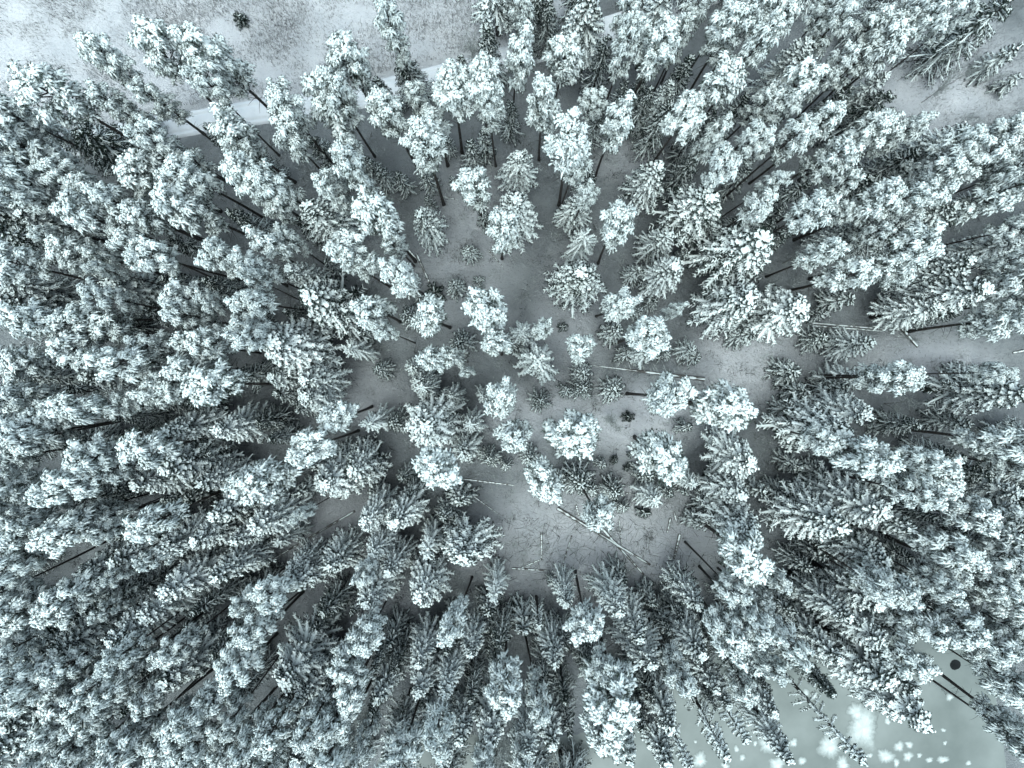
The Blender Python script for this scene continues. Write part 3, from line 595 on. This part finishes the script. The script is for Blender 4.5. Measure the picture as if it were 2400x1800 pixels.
def zone(u, v):
    if u < -10: return 'rooted at the left edge, tip cut off'
    if u > 2410: return 'rooted at the right edge, tip cut off'
    if v < -10: return 'rooted at the top edge, tip cut off'
    if v > 1810: return 'rooted at the bottom edge, tip cut off'
    best = None
    for (p, r, s) in LAND:
        q = math.hypot(u-p[0], v-p[1])/r
        if q < 1 and (best is None or q < best[0]): best = (q, s)
    if best: return best[1]
    return COLN[min(7, max(0, int(u//300)))]+' '+ROWN[min(5, max(0, int(v//300)))]
NAMES = dict(P='pine_tree', Y='young_pine', S='spruce_tree', D='young_spruce', B='birch_tree', T='thin_spruce', H='shrub')
NOUN = dict(P='pine', Y='young pine', S='spruce', D='dark spruce', B='bare tree', T='sparse spruce', H='shrub')
GROUP = dict(Y='slender young pines between the big ones', P='snow-laden pines of the forest', S='snow-laden spruces of the forest', D='dark young spruces under the tall trees', B='frosted leafless trees', T='thin sparse spruces', H='low dark shrubs in the snow')

rnd = random.Random(7)
trees = []
for (tx_, ty_), kinds in TILES.items():
    for kd, txt in kinds.items():
        for e in txt.split():
            p = [float(q) for q in e.split(',')]
            trees.append(dict(kd='Y' if kd == 'P' and p[2] < 245 else kd, u=tx_*600+p[0]*K, v=ty_*450+p[1]*K, w=p[2]*K, h=p[3] if len(p) > 3 else None))
rg_ = random.Random(19)
for gu in range(-330, 2760, 105):
    for gv in range(-330, 2160, 105):
        u = gu+rg_.uniform(-40, 40); v = gv+rg_.uniform(-40, 40)
        if -25 < u < 2425 and -25 < v < 1825: continue
        if v < 30 and u < 1120: continue
        if u < 60 and v < 240: continue
        if v > 1780 and 1440 < u < 2360: continue
        if v > 1450 and u > 2250: continue
        if 720 < v < 950 and u > 2300: continue
        if v < 250 and 1990 < u < 2760 and not (v < -30 and u < 2150): continue
        kd = rg_.choice('SSDD'); h = rg_.uniform(14, 18) if kd == 'S' else rg_.uniform(8, 12) if kd == 'D' else None
        zz = {'P': 18., 'S': 14., 'D': 9.}[kd]; xy = at(u, v, zz); f = (CAM_H-zz)/CAM_H
        bu, bv = NADIR[0]+(u-NADIR[0])*f, NADIR[1]+(v-NADIR[1])*f
        if not (-15 < bu < 2415 and -15 < bv < 1815): continue
        trees.append(dict(kd=kd, u=u, v=v, w=rg_.uniform(75, 95), h=h))
for T_ in trees:
    kd, u, v, wpx = T_['kd'], T_['u'], T_['v'], T_['w']
    if kd in 'PY':
        pr = rnd.choice(PINES); h = min(24.5, max(15.5, rnd.gauss(20.0 if kd == 'P' else 18.0, 1.4)*(0.92+0.08*wpx/85))); zc = h*pr['Hc']/pr['H']
    else:
        h = T_['h']*rnd.uniform(.94, 1.06)
        pr = rnd.choice({'S': TALL if h > 11.5 else MID, 'D': DARK[:2] if h > 8.5 else (DARK[2:4] if h > 4.5 else DARK[4:]), 'B': BIRCH, 'T': THIN, 'H': SHRUB}[kd])
        if kd == 'S' and h > 11.5: h = 11.5+(h-11.5)*.72
        if kd == 'S' and math.hypot(u-1265, v-851) < 12: pr = MID[0]
        zc = h*.97
        if kd == 'B': zc = h*.6
    x, y = at(u, v, zc)
    zr = zc if kd in 'PY' else h*.35
    rad = .5*wpx*m_per_px(zr)
    g = float(ground_z(np.array([x]), np.array([y]))[0])
    if pond_sd(np.array([x]), np.array([y]))[0] < 0: g = -.40
    if kd in 'PY': rad *= .93
    sxy = rad/pr['R']; tl = .045 if kd in 'PYB' else .02; tx_a, ty_a = rnd.gauss(0, tl*.5), rnd.gauss(0, tl*.5)
    x -= zc*ty_a; y += zc*tx_a
    T_.update(tx=tx_a, ty=ty_a, an=rnd.uniform(.86, 1.16), pr=pr, x=x, y=y, g=g-.03, sxy=sxy, sz=h/pr['H'], hh=h, rad=rad, zone=zone(u, v))

# labels: kind, look, zone, order from the left within that zone
zg = {}
for T_ in trees: zg.setdefault((T_['kd'], T_['zone']), []).append(T_)
for (kd, z), L_ in zg.items():
    L_.sort(key=lambda q: q['u'])
    for k, T_ in enumerate(L_):
        w_ = T_['rad']*2
        look = {'P': ('broad' if w_ > 4.9 else 'round' if w_ > 3.6 else 'slim')+' snow-heaped', 'Y': 'slender snowy', 'S': ('wide' if w_ > 5.2 else 'pointed')+' snow-fingered', 'D': ('tall' if T_['hh'] > 9 else 'small') , 'B': 'frosted', 'T': 'lean snowy', 'H': 'low dark'}[kd]
        if len(L_) == 1: lab = f"{look} {NOUN[kd]} {z}, only one there"
        else:
            od = 'leftmost' if k == 0 else 'rightmost' if k == len(L_)-1 else ORD[k]+' from left'
            lab = f"{look} {NOUN[kd]} {z}, {od}"
        T_['label'] = lab
def plant(T_):
    pr = T_['pr']; kd = T_['kd']
    root = bpy.data.objects.new(NAMES[kd], None); COL.objects.link(root); root.empty_display_size = .3
    root.location = (T_['x'], T_['y'], T_['g']); root.rotation_euler = (0, 0, rnd.uniform(0, 6.283)); root.scale = (T_['sxy']*T_['an'], T_['sxy']/T_['an'], T_['sz'])
    root.rotation_euler = (T_['tx'], T_['ty'], root.rotation_euler[2])
    root['label'] = T_['label']; root['category'] = 'shrub' if kd == 'H' else 'tree'; root['group'] = GROUP[kd]
    link('trunk' if kd != 'H' else 'stem', pr['trunk'], root)
    c = link('crown', pr['crown'], root)
    if pr['snow']: link('snow_load', pr['snow'], c, kind='stuff')
for T_ in trees: plant(T_)
print('TREES', len(trees), {k: sum(1 for t in trees if t['kd'] == k) for k in 'PYSDBTH'})

# ------------------------------------------------------------------ fallen logs
def log(name, p0, p1, r, label, cat='log', mt='log', z=.0, branches=0, seed=0, snow=True, tip=.55, lift=0.0, blen=.9, group=None):
    rg = np.random.default_rng(seed+500)
    a = np.array(at(*p0)); b = np.array(at(*p1)); L = float(np.hypot(*(b-a))); k = np.linspace(0, 1, 12)
    xy = a[None]*(1-k[:, None])+b[None]*k[:, None]
    gz = ground_z(xy[:, 0], xy[:, 1]); gz = np.maximum(np.linspace(gz[0], gz[-1], 12), gz)
    r = r*1.25; rr = r*(1-(1-tip)*k)
    pts = np.stack([xy[:, 0], xy[:, 1], gz+rr*.6+z+lift*k], -1); org = np.array([a[0], a[1], gz[0]])
    root = bpy.data.objects.new(name, None); COL.objects.link(root); root.location = org
    root['label'] = label; root['category'] = cat
    if group: root['group'] = group
    A = Acc(); sweep(A, (pts-org)[None], (rr*rg.uniform(.94, 1.06, 12))[None], 9); st = link('stem', A.mesh('log_stem', M[mt]), root)
    if snow:
        A = Acc(); pp = pts-org; pp = pp.copy(); pp[:, 2] += rr*.55; q = np.linspace(0, 1, 30); P_ = np.stack([np.interp(q, k, pp[:, j]) for j in range(3)], -1)
        sweep(A, P_[None], (np.interp(q, k, rr)*rg.uniform(.5, .8, 30))[None], 7, .75); link('snow_cap', A.mesh('log_snow', M['patch' if mt == 'x' else 'snow']), st)
    dv = np.array([*(b-a)/L, 0]); sd = np.array([-dv[1], dv[0], 0])
    for i in range(branches):
        f = rg.uniform(.12, .98); o_ = np.array([np.interp(f, k, (pts-org)[:, j]) for j in range(3)])
        s_ = rg.choice([-1, 1]); m = np.linspace(0, 1, 5)[:, None]; bl = blen*rg.uniform(.5, 1.2)*(1.15-f*.6)
        P_ = o_ + (dv*.55+sd*s_+np.array([0, 0, rg.uniform(0, .7)]))*bl*m - np.array([0, 0, .45])*bl*m**2
        A = Acc(); sweep(A, P_[None], np.linspace(.028, .010, 5)[None], 4); link('branch', A.mesh('log_branch', M['twig']), root)
    return root
LOGS = [((1306,1190),(1524,1324),.17,'longest snow-capped log lying diagonally across the clearing','log',10), ((1403,1229),(1509,1347),.15,'snow-capped log crossing over the longest log in the clearing','log',5),
 ((1349,1182),(1360,1217),.10,'short log on the clearing under the upper left pine','log',0), ((1572,1215),(1564,1249),.12,'short dark log at the right rim of the clearing','log',0), ((1593,1252),(1579,1311),.15,'straight snow-capped log lying upright in the photo, right in the clearing','log',0),
 ((1269,1247),(1269,1312),.10,'thin log lying upright in the photo at the left of the clearing','log',12), ((1451,1218),(1457,1278),.06,'thin bare pole above the crossed logs in the clearing','log',6), ((1580,1201),(1589,1232),.10,'short leaning log just above the short dark log','log',0),
 ((1645,1179),(1600,1224),.06,'thin pole lying up to the right at the clearing rim','log',3), ((1200,1331),(1288,1337),.10,'log lying level in the photo at the lower left of the clearing','log',6), ((1216,1333),(1268,1310),.08,'slanting branchy log above the level log in the clearing','log',7),
 ((1466,1155),(1497,1160),.07,'short pole between the dark bushes above the clearing','log',0), ((1900,757),(2071,771),.10,'upper of two long pale logs side by side at right','log',4), ((1905,764),(2068,776),.09,'lower of two long pale logs side by side at right','log',3),
 ((2050,700),(2150,813),.20,'fallen trunk slanting down across the standing stems at right','log',16), ((831,1198),(638,1312),.10,'long thin log left of the clearing among young spruces','log',8), ((703,1243),(719,1277),.10,'short log lying across the long thin log','log',2),
 ((1056,1223),(1096,1242),.13,'short log beside the young spruces left of the clearing','log',0), ((1088,1122),(1205,1137),.09,'level thin log above left of the clearing','log',8), ((1104,1158),(1172,1207),.09,'slanting log with dead branches at the left of the clearing','log',14),
 ((1156,1220),(1164,1323),.08,'thin pole lying upright in the photo by the big lower spruce','log',4), ((977,596),(1014,678),.11,'straight pole lying on the lane above the middle','log',0), ((944,572),(978,608),.14,'short thick log beside the lane above the middle','log',0),
 ((1145,588),(1180,628),.07,'thin pole right of the pine on the upper lane','log',0), ((1012,455),(1075,470),.06,'thin pole lying level across the upper lane','log',0), ((2130,985),(2228,978),.12,'pale log lying level in the gap at right','log',5), ((2152,1003),(2226,988),.08,'thinner pale log below the level log at right','log',3),
 ((2400,822),(2376,827),.14,'dark log end at the right edge beside the open snow','log',0), ((1340,1255),(1310,1350),.07,'thin half-buried pole left of the crossed logs','log',8), ((1500,1330),(1430,1352),.06,'half-buried thin pole at the bottom of the clearing','log',6)]
for q, (a_, b_, r_, lb, ct, br) in enumerate(LOGS):
    log('fallen_log', a_, b_, r_, lb, ct, branches=br, seed=q, group='fallen logs in the snow')
log('fallen_spruce', (1650, 889), (1375, 855), .19, 'large fallen spruce with bare side branches lying right of centre', 'fallen tree', branches=60, seed=77, blen=2.3, tip=.2)
log('birch_log', (2303, 1745), (2338, 1815), .16, 'white log lying on the pond ice in the lower right corner', 'log', mt='birchlog', z=-.0, branches=1, seed=78, snow=False)

# ------------------------------------------------------------------ scrub, litter
def stems(name, N, test, hgt, wid, material, label, cat, clump=0, seed=0, area=((-700, -700), (3100, 2500)), lean=.35):
    r = np.random.default_rng(seed)
    c0 = np.array(at(*area[0])); c1 = np.array(at(*area[1]))
    x = r.uniform(c0[0], c1[0], N); y = r.uniform(c1[1], c0[1], N)
    if clump:
        nn = vnoise(x, y, clump, seed+20)+.6*vnoise(x, y, clump*.35, seed+21); k = nn > r.uniform(-.6, .9, N); x, y = x[k], y[k]
    qi = Q.inverted(); Rm = np.array(qi.to_matrix())
    dcam = Rm @ np.stack([x, y, np.full_like(x, -CAM_H)]); u = CX+F_PX*dcam[0]/-dcam[2]; v = CY-F_PX*dcam[1]/-dcam[2]
    k = test(u, v, x, y) & (pond_sd(x, y) > .5) & (road_sd(x, y) > 1.8); x, y = x[k], y[k]
    A = Acc(); dv = np.stack([r.normal(0, lean, len(x)), r.normal(0, lean, len(x)), np.ones(len(x))], -1)
    spikes(A, r, np.stack([x, y, ground_z(x, y)-.03], -1), dv, r.uniform(.4, 1.0, len(x))*hgt, wid*r.uniform(.6, 1.4, len(x)))
    link(name, A.mesh(name, material, False), kind='stuff', label=label, cat=cat)
stems('field_grass', 330000, lambda u, v, x, y: in_field(u, v), .8, .045, M['stem'], 'dry grey grass and weeds poking through the field snow', 'grass', clump=6, seed=31, area=((-600, -600), (1310, 310)))
stems('opening_scrub', 60000, lambda u, v, x, y: (u > 1980) & (v < 300), 1.1, .04, M['stem'], 'grey scrub in the opening at the upper right', 'scrub', clump=5, seed=33, area=((1980, -400), (2900, 300)), lean=.5)
stems('forest_litter', 190000, lambda u, v, x, y: ~in_field(u, v), .42, .035, M['litter'], 'dead twigs and heather poking through the forest snow', 'litter', clump=4, seed=35, area=((-100, -100), (2500, 1900)), lean=1.2)

# low frosted brush and fallen sticks: far too many and too fine to count
def brush(name, centres, per, spread, hgt, wid, material, label, cat, seed, flatness=.6):
    r = np.random.default_rng(seed); c = np.repeat(np.asarray(centres), per, 0); N = len(c)
    p = c + r.normal(0, spread, (N, 2)); dv = np.stack([r.normal(0, flatness, N), r.normal(0, flatness, N), r.uniform(.15, 1, N)], -1)
    A = Acc(); spikes(A, r, np.stack([p[:, 0], p[:, 1], ground_z(p[:, 0], p[:, 1])-.02], -1), dv, r.uniform(.4, 1.1, N)*hgt, wid*r.uniform(.6, 1.4, N))
    link(name, A.mesh(name, material, False), kind='stuff', label=label, cat=cat)
rb = np.random.default_rng(71)
cb = np.array([at(u, v) for u, v in zip(rb.uniform(100, 2350, 1500), rb.uniform(300, 1550, 1500))]); cb = cb[(pond_sd(cb[:, 0], cb[:, 1]) > 1.5) & (road_sd(cb[:, 0], cb[:, 1]) > 2.5)]
brush('undergrowth', cb[:900], 26, .30, .75, .05, M['litter'], 'dark heather and bilberry clumps on the forest floor', 'undergrowth', 72)
brush('frosted_brush', cb[900:], 30, .34, .95, .05, M['twig'], 'pale frosted twigs standing out of the forest snow', 'brush', 73)
cs = np.array([at(u, v) for u, v in zip(rb.normal(1390, 130, 520), rb.normal(1260, 55, 520))])
brush('fallen_sticks', cs, 2, .4, 1.7, .06, M['litter'], 'thin broken sticks strewn over the log clearing', 'sticks', 74, flatness=4.0)
